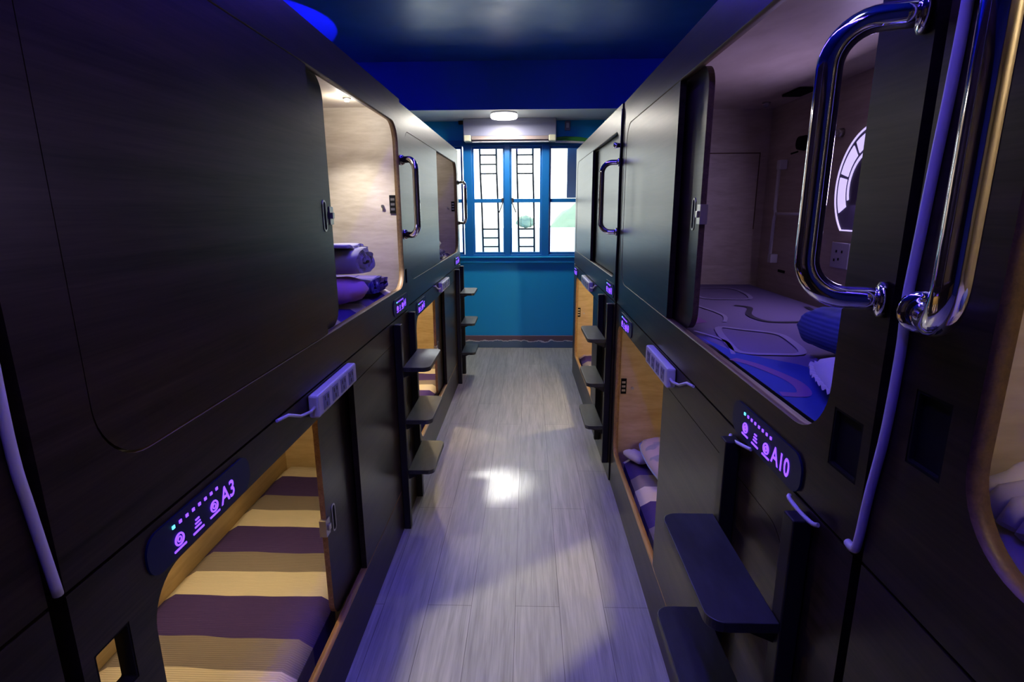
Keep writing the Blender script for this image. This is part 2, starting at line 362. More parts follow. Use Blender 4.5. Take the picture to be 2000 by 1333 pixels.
# security grilles outside: each one an iron ladder of rods
for gx0, gx1, gl in ((-0.54, -0.355, 'thin black iron window grille outside the left casement'), (-0.125, 0.055, 'thin black iron window grille outside the right casement')):
    bm = nb(); yy = YW+0.13
    for gx, d in ((gx0, 0.02), (gx1, 0.02)):
        tube(bm, [(gx-0.004, yy, WZ1+0.02), (gx, yy, 2.0), (gx+d*0.6, yy, 1.6), (gx+d, yy, WZ0-0.02)], 0.011, 8)
    for zz in (2.19, 2.09, 1.99, 1.375, 1.275, 1.175):
        o_ = 0.018 if zz < 1.5 else 0.0
        tube(bm, [(gx0+o_, yy, zz), (gx1+o_, yy, zz)], 0.0085, 8)
    for k, gxx in enumerate((gx0+0.06, gx0+0.13)):
        tube(bm, [(gxx+(0.02 if k else -0.01), yy+0.01, 1.99), (gxx, yy+0.01, 1.8), (gxx+(0.03 if k else -0.02), yy+0.01, 1.375)], 0.0025, 6)
    single('window_grille', bm, M['rod'], (gx0+0.09, yy, WZ0-0.02), gl, 'window grille', None)
# exterior
bm = nb(); box(bm, -6, 6, 8.1, 8.3, -1.5, 1.33); single('garden_wall', bm, M['conc'], (0, 8.2, -1.5), 'sunlit pale rendered wall beyond the window', 'wall')
def blob(cx, cy, cz, rx, ry, rz, seed):
    bm = nb(); bmesh.ops.create_icosphere(bm, subdivisions=4, radius=1)
    for v in bm.verts:
        n = v.co.normalized(); k = 1+0.22*noise.noise(n*2.4+Vector((seed, 0, 0)))+0.1*noise.noise(n*7+Vector((seed, 3, 0)))
        v.co = Vector((cx+rx*n.x*k, cy+ry*n.y*k, cz+rz*n.z*k))
    return bm
bm = blob(1.0, 9.2, 0.55, 0.95, 0.35, 1.05, 2); single('garden_bush', bm, M['bush'], (1.0, 9.2, -0.5), 'pale green bush seen through the right hand window', 'bush', smooth=True)
bm = blob(-0.04, 8.2, 1.415, 0.13, 0.09, 0.085, 5); single('potted_shrub', bm, M['bush'], (-0.04, 8.2, 1.33), 'small round grey green shrub outside the right casement', 'shrub', smooth=True)
bm = nb(); box(bm, 0.445, 0.95, YW+0.22, YW+0.25, 1.72, 2.40); single('grey_board', bm, M['greywall'], (0.7, YW+0.235, 1.72), 'grey board covering upper corner of the right hand window outside', 'board')
# air conditioner
t = T('air_conditioner', (-0.195, YW, 2.30), 'grey wall mounted air conditioner above the centre window', 'air conditioner')
bm = nb(); prism(bm, [(YW, 2.53), (YW-0.20, 2.53), (YW-0.21, 2.50), (YW-0.20, 2.355), (YW-0.16, 2.31), (YW, 2.30)], 0, -0.685, 0.295); t.part('housing', bm, M['ac'], bevel=0.006)
bm = nb(); box(bm, -0.60, 0.215, YW-0.205, YW-0.15, 2.315, 2.352); t.part('louvre', bm, M['louvre'], bevel=0.004)
for x in (-0.683, 0.217):
    bm = nb(); box(bm, x, x+0.078, YW-0.215, YW-0.12, 2.30, 2.362); t.part('end_cap', bm, M['ac2'], bevel=0.01, label='cream end cap')
bm = nb(); box(bm, -0.60, 0.217, YW-0.17, YW-0.12, 2.295, 2.31); t.part('air_flap', bm, M['white'])
bm = nb(); tube(bm, [(0.29, YW-0.10, 2.325), (0.40, YW-0.08, 2.335), (0.55, YW-0.06, 2.33), (0.75, YW-0.05, 2.30), (0.95, YW-0.05, 2.28)], 0.022, 12)
single('insulated_pipe', bm, M['green'], (0.6, YW-0.06, 2.3), 'green wrapped pipe running right from the air conditioner', 'pipe')
bm = nb(); tube(bm, [(0.29, YW-0.12, 2.30), (0.42, YW-0.11, 2.298), (0.6, YW-0.10, 2.29), (0.9, YW-0.09, 2.26)], 0.011, 8)
single('drain_hose', bm, M['white'], (0.6, YW-0.1, 2.29), 'thin pale hose under the green pipe by the window', 'hose')
t = T('switch_box', (0.425, YW, 2.42), 'small grey switch box on the turquoise wall right of the air conditioner', 'switch')
bm = nb(); box(bm, 0.395, 0.455, YW-0.03, YW, 2.425, 2.52); t.part('case', bm, M['ac'], bevel=0.005)
bm = nb(); box(bm, 0.41, 0.44, YW-0.036, YW-0.03, 2.45, 2.50); t.part('rocker', bm, M['white'])
bm = nb(); box(bm, -0.755, -0.70, YW-0.04, YW, 2.495, 2.53); single('junction_box', bm, M['ply'], (-0.73, YW, 2.495), 'small brown junction box on the wall left of the air conditioner', 'junction box', bevel=0.004)
# round ceiling lamp on the beam
def disc_lamp(x, y, zt, label, mlens, r=0.135, h=0.055):
    t = T('ceiling_lamp', (x, y, zt), label, 'ceiling lamp')
    def lathe(prof, bmx, n=40):
        rings = [[bmx.verts.new((x+rr*math.cos(2*PI*i/n), y+rr*math.sin(2*PI*i/n), zz)) for i in range(n)] for rr, zz in prof]
        for A, B in zip(rings, rings[1:]):
            for i in range(n): bmx.faces.new((A[i], A[(i+1) % n], B[(i+1) % n], B[i])).smooth = True
        bmx.faces.new(rings[-1]); bmx.faces.new(rings[0])
    bm = nb(); lathe([(r*0.97, zt), (r*0.97, zt-0.014)], bm); t.part('mounting_base', bm, M['white'])
    bm = nb(); lathe([(r*0.95, zt-0.014), (r, zt-0.02), (r, zt-h+0.012), (r*0.93, zt-h), (r*0.5, zt-h-0.004)], bm); t.part('diffuser', bm, mlens)
disc_lamp(-0.24, 5.86, 2.53, 'round white glowing ceiling lamp under the beam', M['disc'])
light('POINT', (-0.24, 5.83, 2.40), 1.6, (1.0, 0.94, 0.82), 0.1, name='disc_light')
d_ = light('AREA', (-0.24, 5.86, 2.465), 19.0, (1.0, 0.94, 0.82), 0.25, aim=(-0.24, 5.86, 0), name='disc_light'); d_.data.shape = 'DISK'
disc_lamp(0.0, 0.7, ZC, 'round white ceiling lamp behind the viewer', M['disc'])
# blue tube fixture
t = T('light_tube', (-0.20, 1.56, ZC), 'long blue light tube on the ceiling above the aisle', 'light tube')
bm = nb(); box(bm, -0.25, -0.15, -0.4, 3.52, ZC-0.11, ZC-0.08); box(bm, -0.215, -0.185, -0.1, -0.07, ZC-0.08, ZC); box(bm, -0.215, -0.185, 3.2, 3.23, ZC-0.08, ZC); t.part('batten', bm, M['white'])
bm = nb(); tube(bm, [(-0.20, -0.38, ZC-0.128), (-0.20, 3.50, ZC-0.128)], 0.016, 12); t.part('tube', bm, M['tube'])
t = T('uplighter', (-1.35, 4.35, 2.13), 'added unseen blue uplighter on the far upper left capsule', 'uplighter')  # lamp added out of view to throw the blue lobe on the ceiling
bm = nb(); tube(bm, [(-1.35, 4.35, 2.129), (-1.35, 4.35, 2.14), (-1.35, 4.35, 2.17)], [0.04, 0.04, 0.012], 16); t.part('stand', bm, M['black'])
bm = nb(); tube(bm, [(-1.335, 4.35, 2.165), (-1.37, 4.35, 2.20)], [0.03, 0.04], 16); t.part('lamp_head', bm, M['black'])
light('SPOT', (-1.385, 4.35, 2.215), 60, (0.10, 0.02, 1.0), 0.01, aim=(-2.2, 4.5, ZC), spot=math.radians(84), blend=0.05, name='added_ceiling_glow')
# ------------------------------------------------------------------ capsules
AL, BR = 0.634, 0.495
def X(side, v): return (-(AL+OFF[side])-v) if side[0] == 'L' else (BR+OFF[side]+v)
OFF = {'L0': 0, 'L1': 0, 'L2': 0.018, 'R0': 0, 'R1': 0, 'R2': -0.007}
ZS = 1.088; ZT = 2.128; DEP = 0.80
def text_mesh(bm, s, side, y, z, v, h, mi):
    """lettering lying on the capsule face, read from the aisle"""
    c = bpy.data.curves.new('t', 'FONT'); c.body = s; c.size = 1.0; c.extrude = 0.0; c.offset = 0.018; c.resolution_u = 4
    o = bpy.data.objects.new('t', c); COL.objects.link(o); dg = bpy.context.evaluated_depsgraph_get(); dg.update()
    me = bpy.data.meshes.new_from_object(o.evaluated_get(dg))
    sg = 1 if side[0] == 'L' else -1
    W_ = max(p.co.x for p in me.vertices); Hh = max(p.co.y for p in me.vertices)
    k = h/Hh; vs = [bm.verts.new((X(side, v), y+sg*p.co.x*k*0.92, z+p.co.y*k)) for p in me.vertices]
    for p in me.polygons:
        try: f = bm.faces.new([vs[i] for i in p.vertices]); f.material_index = mi
        except ValueError: pass
    bpy.data.objects.remove(o); bpy.data.meshes.remove(me); bpy.data.curves.remove(c)
def display(t, side, ya, yb, zc, txt, hgt=0.078):
    """ya = start of the reading direction, yb = end"""
    sg = 1 if side[0] == 'L' else -1; Lg = abs(yb-ya); y0, y1 = min(ya, yb), max(ya, yb)
    bm = nb(); poly = [(p[0], p[1]) for p in rrect(y0, zc-hgt/2, y1, zc+hgt/2, hgt*0.42, 10)]
    prism(bm, poly, 0, X(side, 0.0), X(side, -0.004)); pl = t.part('control_display', bm, M['plate'])
    bm = nb(); v = -0.0046
    def at(f): return ya+sg*Lg*f
    def q(f0, f1, z0, z1, mi=0):
        box(bm, X(side, -0.004), X(side, -0.0055), at(f0), at(f1), z0, z1, mi)
    for i in range(8):
        f = 0.20+0.058*i; q(f, f+0.02, zc+0.019, zc+0.025, 1 if i == 0 else 0)
    for i in range(3):
        f = 0.19+0.165*i; q(f, f+0.10, zc-0.027, zc-0.0235)
        cy = at(f+0.05); cz = zc-0.008
        if i != 1:
            ring = [(X(side, -0.005), cy+0.0115*math.cos(a), cz+0.0105*math.sin(a)) for a in [2*PI*k/20 for k in range(20)]]
            tube(bm, ring, 0.0019, 6, 0, True)
            tube(bm, [(X(side, -0.005), cy+0.005*math.cos(a), cz+0.005*math.sin(a)) for a in [2*PI*k/10 for k in range(10)]], 0.0013, 6, 0, True)
        else:
            for k in range(3): box(bm, X(side, -0.004), X(side, -0.0055), cy-0.010+0.002*k, cy+0.010-0.002*k, cz-0.009+0.007*k, cz-0.006+0.007*k)
    text_mesh(bm, txt, side, at(0.645), zc-0.022, -0.0048, 0.036, 0)
    t.part('lit_icons', bm, [M['glyph'], M['cyan']], parent=pl, label='glowing violet icons and number ' + txt)
def capsule(side, tier, y0, y1, oy0, oy1, oz0, oz1, open_far, pedge, dlead, label, txt=None, disp=None, vent=None,
            vent_open=False, zface=None, oval=True, latch=True, lamp=None, door_full=None):
    z0, z1 = (0.0, ZS-0.004) if tier == 'low' else (ZS+0.002, ZT)
    t = T('sleeping_capsule', (X(side, DEP/2), (y0+y1)/2, z0), label, 'sleeping capsule', 'dark wood sleeping capsules lining the aisle')
    th = 0.026
    # front board with rounded opening (plywood rim), split round the vent slot
    bm = nb()
    if vent: vy0, vy1, vz0, vz1 = vent
    if vent and open_far: # vent strip beyond far side of opening
        ya, yb = y0, vy0-0.008; s0, s1 = vy0-0.008, y1
    elif vent:
        ya, yb = vy1+0.008, y1; s0, s1 = y0, vy1+0.008
    else: ya, yb = y0, y1; s0 = s1 = None
    rr = 0.105 if tier == 'up' else 0.085
    inner = rrect(oy0, oz0, oy1, oz1, rr, 10)
    frame_hole(bm, X(side, 0), X(side, th), ya, z0, yb, z1, inner, 0, 1)
    if s0 is not None:
        box(bm, X(side, 0), X(side, th), s0, s1, z0, vz0); box(bm, X(side, 0), X(side, th), s0, s1, vz1, z1)
        box(bm, X(side, 0), X(side, th), s0, vy0, vz0, vz1); box(bm, X(side, 0), X(side, th), vy1, s1, vz0, vz1)
    rim = M['plylit'] if tier == 'low' else M['ply']
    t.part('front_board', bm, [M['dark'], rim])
    # outer case
    bm = nb(); zi0 = z0+0.02; zi1 = z1-0.03
    box(bm, X(side, th), X(side, DEP), y0, y0+0.015, z0, z1); box(bm, X(side, th), X(side, DEP), y1-0.015, y1, z0, z1)
    box(bm, X(side, DEP-0.015), X(side, DEP), y0+0.015, y1-0.015, z0, z1)
    box(bm, X(side, th), X(side, DEP-0.015), y0+0.015, y1-0.015, z1-0.012, z1); box(bm, X(side, th), X(side, DEP-0.015), y0+0.015, y1-0.015, z0, z0+0.012)
    t.part('outer_case', bm, M['dark'])
    bm = nb(); g = 0.016
    box(bm, X(side, 0.07), X(side, DEP-0.04), y0+g, y0+0.032, zi0, zi1); box(bm, X(side, 0.07), X(side, DEP-0.04), y1-0.032, y1-g, zi0, zi1)
    box(bm, X(side, DEP-0.06), X(side, DEP-0.04), y0+0.032, y1-0.032, zi0, zi1)
    box(bm, X(side, 0.03), X(side, DEP-0.06), y0+0.032, y1-0.032, zi1-0.012, zi1); box(bm, X(side, 0.03), X(side, DEP-0.06), y0+0.032, y1-0.032, zi0-0.005, zi0+0.01)
    box(bm, X(side, th+0.002), X(side, 0.07), y0+g, y0+0.032, zi0, zi1); box(bm, X(side, th+0.002), X(side, 0.07), y1-0.032, y1-g, zi0, zi1)
    t.part('maple_lining', bm, M['maplewarm'] if tier == 'low' else M['maple'], label='pale maple interior lining')
    # fixed panel: fills the closed half of the opening, a hair inside its outline
    gp = 0.0035
    if open_far: pa, pb = oy0+gp, pedge; rad = (rr, 0, 0, rr)
    else: pa, pb = pedge, oy1-gp; rad = (0, rr, rr, 0)
    bm = nb(); poly = [(p[0], p[1]) for p in rrect(pa, oz0+gp, pb, oz1-gp, rad, 10)]
    pf = 0.0015 if tier == 'up' else 0.001
    prism(bm, poly, 0, X(side, pf), X(side, 0.022)); t.part('fixed_panel', bm, M['dark'])
    # sliding door behind
    if open_far: da, db = pedge-0.75, dlead; rad = (0, 0.07, 0.07, 0)
    else: da, db = dlead, pedge+0.75; rad = (0.07, 0, 0, 0.07)
    if door_full: da, db = door_full; rad = 0.0
    da = max(da, y0+0.05); db = min(db, y1-0.05)
    bm = nb(); poly = [(p[0], p[1]) for p in rrect(da, oz0-0.008 if tier == 'low' else oz0-0.004, db, oz1+0.008, rad, 8)]
    dz0, dz1 = 0.034, 0.052
    prism(bm, poly, 0, X(side, dz0), X(side, dz1), 0, 1); dr = t.part('sliding_door', bm, [M['dark'], rim])
    lead = (db if open_far else da); sgn = 1 if open_far else -1
    if door_full is None:
        zc = (oz0+oz1)/2
        cy = lead-sgn*0.065; 
        def oval(r_, zz, n=24): return [(cy+r_*math.cos(2*PI*k/n), zc-0.03+ (zz if math.sin(2*PI*k/n) > 0 else -zz)+r_*math.sin(2*PI*k/n)) for k in range(n)]
        bm = nb(); prism(bm, oval(0.016, 0.035), 0, X(side, dz0), X(side, dz0-0.002)); pu = t.part('recessed_pull', bm, M['steel'], parent=dr)
        bm = nb(); prism(bm, oval(0.010, 0.035), 0, X(side, dz0-0.002), X(side, dz0-0.0025)); t.part('pull_recess', bm, M['void'], parent=dr)
        if latch:
            bm = nb(); ly0, ly1 = lead-sgn*0.022, lead+sgn*0.012
            box(bm, X(side, dz0-0.003), X(side, dz1+0.003), min(ly0, ly1), max(ly0, ly1), zc-0.06, zc)
            box(bm, X(side, dz0-0.010), X(side, dz0-0.003), lead-0.009-sgn*0.006, lead+0.009-sgn*0.006, zc-0.04, zc-0.02)
            t.part('lock_plate', bm, M['steel'], parent=dr, bevel=0.001)
    # strike plate and knob on the inside of the end wall by the opening
    if door_full is None:
        zc = (oz0+oz1)/2+0.015; ye = (y1-0.032) if open_far else (y0+0.032); sg = -1 if open_far else 1
        # side jamb of the opening carries the strike
        bm = nb(); box(bm, X(side, 0.036), X(side, 0.066), ye, ye+sg*0.006, zc-0.045, zc+0.045)
        st = t.part('strike_plate', bm, M['void'])
        bm = nb()
        for k in (-1, 0, 1): box(bm, X(side, 0.040), X(side, 0.060), ye+sg*0.006, ye+sg*0.0075, zc-0.006+k*0.024, zc+0.006+k*0.024)
        t.part('strike_slot', bm, M['steel'], parent=st)
        bm = nb(); yk = ye+sg*0.001
        tube(bm, [(X(side, 0.10), yk, zc-0.01), (X(side, 0.10), yk+sg*0.012, zc-0.01)], [0.006, 0.009], 12); t.part('light_knob', bm, M['steel'])
    if vent:
        bm = nb(); ro = rrect(vy0+0.0005, vz0+0.0005, vy1-0.0005, vz1-0.0005, 0, 1); ri = rrect(vy0+0.004, vz0+0.004, vy1-0.004, vz1-0.004, 0.003, 3)
        frame_hole(bm, X(side, 0.001), X(side, th), vy0+0.0005, vz0+0.0005, vy1-0.0005, vz1-0.0005, ri)
        if not vent_open: box(bm, X(side, 0.008), X(side, 0.014), vy0+0.004, vy1-0.004, vz0+0.004, vz1-0.004)
        t.part('vent_slot', bm, M['void'])
    if txt and disp: display(t, side, disp[0], disp[1], disp[2], txt)
    if lamp:
        lx, ly, on, e = lamp; zc = zi1-0.012
        bm = nb(); tube(bm, [(lx, ly, zc), (lx, ly, zc-0.012)], [0.02, 0.017], 20); lp = t.part('reading_lamp', bm, M['steel'])
        bm = nb(); tube(bm, [(lx, ly, zc-0.012), (lx, ly, zc-0.020)], [0.013, 0.009], 20)
        t.part('lamp_lens', bm, {'warm': M['lampwarm'], 'white': M['lampwhite'], 'off': M['offlens']}[on], parent=lp)
        if on != 'off':
            col = {'warm': (1.0, 0.80, 0.46), 'white': (1.0, 0.94, 0.88)}[on]
            light('POINT', (lx, ly, zc-0.06), e, col, 0.03, name='reading_light')
    return t
UO = (1.214, 2.008)      # opening heights, upper
LO = (0.215, 0.985)      # lower
FN = {}
Lx = -AL-0.40; Rx = BR+0.42
# left column
capsule('L0', 'up', -1.65, 0.612, -1.5, 0.45, *UO, True, -0.5, -0.42, 'nearest upper left sleeping capsule, mostly outside the picture')
capsule('L0', 'low', -1.65, 0.612, -1.5, 0.45, *LO, False, -0.4, -0.55, 'nearest lower left sleeping capsule, at the bottom left corner')
capsule('L1', 'up', 0.64, 2.90, 0.74, 2.825, *UO, True, 1.70, 1.91, 'upper left sleeping capsule marked A4, folded bedding showing in its open half', 'A4', (2.545, 2.865, 1.142),
        vent=(2.84, 2.885, 1.225, 1.30), lamp=(-0.80, 2.60, 'white', 2.2))
capsule('L1', 'low', 0.64, 2.90, 0.79, 2.72, *LO, False, 1.905, 1.63, 'lower left sleeping capsule marked A3, open on a striped mattress', 'A3', (0.79, 1.135, 1.03),
        vent=(0.662, 0.735, 0.86, 0.965), vent_open=True, lamp=(Lx, 1.75, 'warm', 9))
capsule('L2', 'up', 2.925, 5.345, 3.05, 5.24, *UO, True, 4.12, 4.15, 'far upper left sleeping capsule marked A6, beside the window', 'A6', (4.93, 5.30, 1.145),
        latch=False, lamp=(-0.95, 4.9, 'white', 1.6))
capsule('L2', 'low', 2.925, 5.345, 3.15, 5.16, *LO, False, 4.27, 4.02, 'far lower left sleeping capsule marked A5, lit yellow inside', 'A5', (3.16, 3.47, 1.03),
        lamp=(Lx, 4.2, 'warm', 20))
# right column
capsule('R0', 'up', -1.54, 0.735, -1.3, 0.588, *UO, True, -0.35, -0.28, 'nearest upper right sleeping capsule, lit warm inside at the right edge', vent=(0.622, 0.684, 1.275, 1.375),
        lamp=(Rx+0.1, 0.22, 'warm', 4.5))
capsule('R0', 'low', -1.54, 0.735, -1.3, 0.60, *LO, False, -0.3, -0.4, 'nearest lower right sleeping capsule, dark at the bottom right corner')
capsule('R1', 'up', 0.757, 3.055, 0.875, 2.955, *UO, False, 1.965, 1.765, 'upper right sleeping capsule marked A10, open on a violet lit bed', 'A10', (1.262, 0.925, 1.125),
        vent=(0.778, 0.856, 1.19, 1.288), lamp=(1.13, 2.85, 'off', 0))
capsule('R1', 'low', 0.757, 3.055, 0.95, 3.0, *LO, True, 1.945, 1.95, 'lower right sleeping capsule marked A9, open with a pillow inside', 'A9', (2.91, 2.58, 1.03),
        latch=False, lamp=(Rx, 1.85, 'warm', 6.0))
begin('R2')
capsule('R2', 'up', 3.075, 5.37, 3.13, 5.26, *UO, False, 4.22, 3.2, 'far upper right sleeping capsule marked A8, its sliding door closed', 'A8', (3.42, 3.12, 1.14),
        latch=False, door_full=(3.12, 4.6))
capsule('R2', 'low', 3.075, 5.37, 3.3, 5.20, *LO, True, 3.98, 3.985, 'far lower right sleeping capsule marked A7, glowing yellow beside the window wall', 'A7', (5.34, 5.02, 1.03),
        latch=False, lamp=(Rx, 4.2, 'warm', 24))
begin(None)
# A7 / A9 / A5: etc. lit lamp pools come from their own lamps.
# A4's lamp also throws a narrow beam out through the opening onto the floor
light('SPOT', (-0.80, 2.60, 2.02), 560, (1.0, 0.97, 0.95), 0.07, aim=(-0.21, 3.0, 0), spot=math.radians(14), blend=1.0, name='reading_beam')
light('SPOT', (-0.80, 2.60, 2.00), 18, (1.0, 0.95, 0.90), 0.02, aim=(-0.84, 2.68, 1.3), spot=math.radians(110), blend=0.8, name='reading_wash')

# ------------------------------------------------------------------ ladders
def ladder(side, ya, yb, label, zs=(0.865, 0.597, 0.33), zlow=0.0, ext=0.165):
    t = T('step_ladder', (X(side, -0.02), (ya+yb)/2, zlow), label, 'ladder', 'three step ladders bolted to the capsules')
    for y in (ya, yb):
        bm = nb(); box(bm, X(side, -0.001), X(side, -0.036), y-0.019, y+0.019, zlow, 1.072); p = t.part('post', bm, M['black'], bevel=0.003)
    for z in zs:
        bm = nb(); r = 0.035; x0, x1 = sorted((X(side, -0.037), X(side, -ext)))
        left = side[0] == 'L'
        rad = (0, r, r, 0) if left else (r, 0, 0, r)
        poly = [(p[0], p[1]) for p in rrect(x0, ya-0.02, x1, yb+0.02, rad, 8)]
        prism(bm, poly, 2, z-0.022, z); st = t.part('step', bm, M['step'], bevel=0.002)
        bm = nb()
        for y in (ya, yb): prism(bm, [(X(side, -0.037), z-0.022), (X(side, -0.11), z-0.022), (X(side, -0.037), z-0.055)], 1, y-0.004, y+0.004)
        t.part('bracket', bm, M['black'], parent=st)
ladder('L1', 2.545, 2.875, 'three step black ladder on the left, below the sign A4')
ladder('L2', 4.97, 5.30, 'far left three step ladder, against the blue wall', zs=(0.86, 0.58, 0.305))
ladder('R1', 0.89, 1.225, 'nearest right three step ladder, below the sign A10')
begin('R2'); ladder('R2', 3.14, 3.49, 'right hand three step ladder below the sign A8', zlow=0.09, ext=0.14)
begin(None)

# ------------------------------------------------------------------ chrome handles
def handle(side, ybase, ybar, label, vbar=-0.09, zlo=1.475, zhi=1.84, r=0.016, vbase=0.0):
    t = T('grab_handle', (X(side, vbase), ybase, zlo), label, 'grab handle', 'chrome grab handles on the capsule fronts')
    B = Vector((X(side, vbase), ybase, 0)); O = Vector((X(side, vbar), ybar, 0)); d = O-B
    ln = d.length; d.normalize(); R_ = min(0.055, ln*0.62)
    pts = []
    def P(s, z): return (B.x+d.x*s, B.y+d.y*s, z)
    pts += [P(0.001, zlo), P((ln-R_)*0.5, zlo), P(ln-R_, zlo)]
    for i in range(1, 9):
        a = PI/2*i/9; pts.append(P(ln-R_+R_*math.sin(a), zlo+R_-R_*math.cos(a)))
    pts += [P(ln, zlo+R_)]+[P(ln, zlo+R_+(zhi-zlo-2*R_)*k/4) for k in (1, 2, 3)]+[P(ln, zhi-R_)]
    for i in range(1, 9):
        a = PI/2*i/9; pts.append(P(ln-R_+R_*math.cos(a), zhi-R_+R_*math.sin(a)))
    pts += [P(ln-R_, zhi), P((ln-R_)*0.5, zhi), P(0.001, zhi)]
    bm = nb(); tube(bm, pts, r, 20); t.part('bar', bm, M['chrome'])
    for z in (zlo, zhi):
        bm = nb(); tube(bm, [P(0.0005, z), P(0.008, z), P(0.011, z)], [r*1.55, r*1.5, r*1.1], 20); t.part('flange', bm, M['chrome'])
handle('L1', 2.875, 2.80, 'chrome grab handle between the capsules A4 and A6', vbar=-0.085)
handle('L2', 5.31, 5.16, 'far chrome grab handle in front of the left window', vbar=-0.085, r=0.013)
handle('R1', 0.775, 0.815, 'large chrome grab handle in front of the open A10 capsule', vbar=-0.093, zlo=1.475, zhi=1.835, r=0.0165)
handle('R0', 0.70, 0.585, 'nearest chrome grab handle, at the right edge of the picture', vbar=-0.055, zlo=1.472, zhi=1.86, r=0.0175)
begin('R2'); handle('R2', 3.10, 3.12, 'chrome grab handle on the closed A8 capsule', vbar=-0.09, r=0.014)
bm = nb(); tube(bm, [(X('R2', 0), 3.10, 1.925), (X('R2', -0.03), 3.10, 1.925), (X('R2', -0.036), 3.10, 1.925)], [0.010, 0.016, 0.008], 14)
single('coat_knob', bm, M['chrome'], (X('R2', 0), 3.10, 1.925), 'small chrome knob above the handle of the A8 capsule', 'knob')
begin(None)

# ------------------------------------------------------------------ power strips
def strip(side, y0, y1, zc, label, cable_near=True):
    t = T('power_strip', (X(side, 0), (y0+y1)/2, zc-0.035), label, 'power strip', 'white power strips screwed under the upper capsules')
    bm = nb(); box(bm, X(side, -0.001), X(side, -0.032), y0, y1, zc-0.034, zc+0.034); bd = t.part('body', bm, M['white'], bevel=0.006)
    n = 4
    w = (y1-y0)/(n+0.6)
    for k in range(n):
        yc = y0+w*(k+0.8) if cable_near else y1-w*(k+0.8)
        bm = nb(); box(bm, X(side, -0.032), X(side, -0.0335), yc-w*0.32, yc+w*0.32, zc-0.022, zc+0.022); so = t.part('socket', bm, M['ac'])
        bm = nb()
        for dy, dz in ((-0.012, 0.010), (0.012, 0.010), (0, -0.010)):
            box(bm, X(side, -0.0335), X(side, -0.0342), yc+dy-0.003, yc+dy+0.003, zc+dz-0.006, zc+dz+0.006)
        t.part('socket_holes', bm, M['socket'], parent=so)
    ye, s = (y0, -1) if cable_near else (y1, 1)
    bm = nb(); tube(bm, [(X(side, -0.02), ye, zc+0.0), (X(side, -0.02), ye+s*0.03, zc-0.002), (X(side, -0.012), ye+s*0.08, zc+0.004), (X(side, -0.006), ye+s*0.14, ZS-0.012), (X(side, -0.003), ye+s*0.20, ZS-0.004)], 0.0045, 8)
    t.part('cable', bm, M['cablewhite'])
strip('L1', 1.49, 1.85, 1.046, 'white power strip above the open door of capsule A3')
strip('L2', 3.98, 4.36, 1.046, 'far left white power strip above capsule A5')
strip('R1', 1.78, 2.12, 1.046, 'white power strip above the opening of capsule A9')
begin('R2'); strip('R2', 4.0, 4.48, 1.046, 'far right small white power strip beside the sign A7'); begin(None)

# ------------------------------------------------------------------ cables in the gaps
def cable(pts, r, m, label, name='cable_conduit'):
    bm = nb(); P = [Vector(p) for p in pts]; out = []
    for i in range(len(P)-1):
        p0, p1, p2, p3 = P[max(i-1, 0)], P[i], P[i+1], P[min(i+2, len(P)-1)]
        for k in range(6):
            u = k/6; out.append(0.5*((2*p1)+(-p0+p2)*u+(2*p0-5*p1+4*p2-p3)*u*u+(-p0+3*p1-3*p2+p3)*u**3))
    out.append(P[-1]); tube(bm, out, r, 10)
    return single(name, bm, m, pts[-1], label, 'cable')
cable([(0.49, 0.700, 2.12), (0.49, 0.702, 1.85), (0.49, 0.706, 1.74), (0.49, 0.712, 1.65), (0.49, 0.718, 1.55), (0.49, 0.722, 1.48), (0.49, 0.718, 1.42), (0.49, 0.722, 1.30), (0.49, 0.735, 1.20), (0.489, 0.742, 1.115), (0.49, 0.752, 1.10), (0.493, 0.77, 1.098)], 0.0065, M['cablewhite'], 'white cable hanging beside the near chrome handle on the right')
cable([(-0.628, 0.612, 2.1), (-0.628, 0.612, 1.6), (-0.628, 0.606, 1.335), (-0.628, 0.612, 1.233), (-0.628, 0.624, 1.10)], 0.0065, M['cablewhite'], 'white cable at the far left edge of the picture')
cable([(0.486, 3.066, 2.1), (0.484, 3.066, 1.8), (0.486, 3.066, 1.5), (0.484, 3.066, 1.3), (0.486, 3.066, 1.1)], 0.004, M['cableblack'], 'thin dark cable between the capsules A8 and A10')
cable([(0.4905, 1.262, 1.066), (0.486, 1.25, 1.066), (0.485, 1.22, 1.068), (0.486, 1.17, 1.078), (0.4905, 1.14, 1.083)], 0.004, M['cablewhite'], 'white cable looping under the sign A10')
cable([(0.4905, 0.955, 1.076), (0.486, 0.945, 1.074), (0.485, 0.90, 1.072), (0.486, 0.862, 1.074), (0.4905, 0.85, 1.078)], 0.004, M['cablewhite'], 'short white cable below the right end of the sign A10')

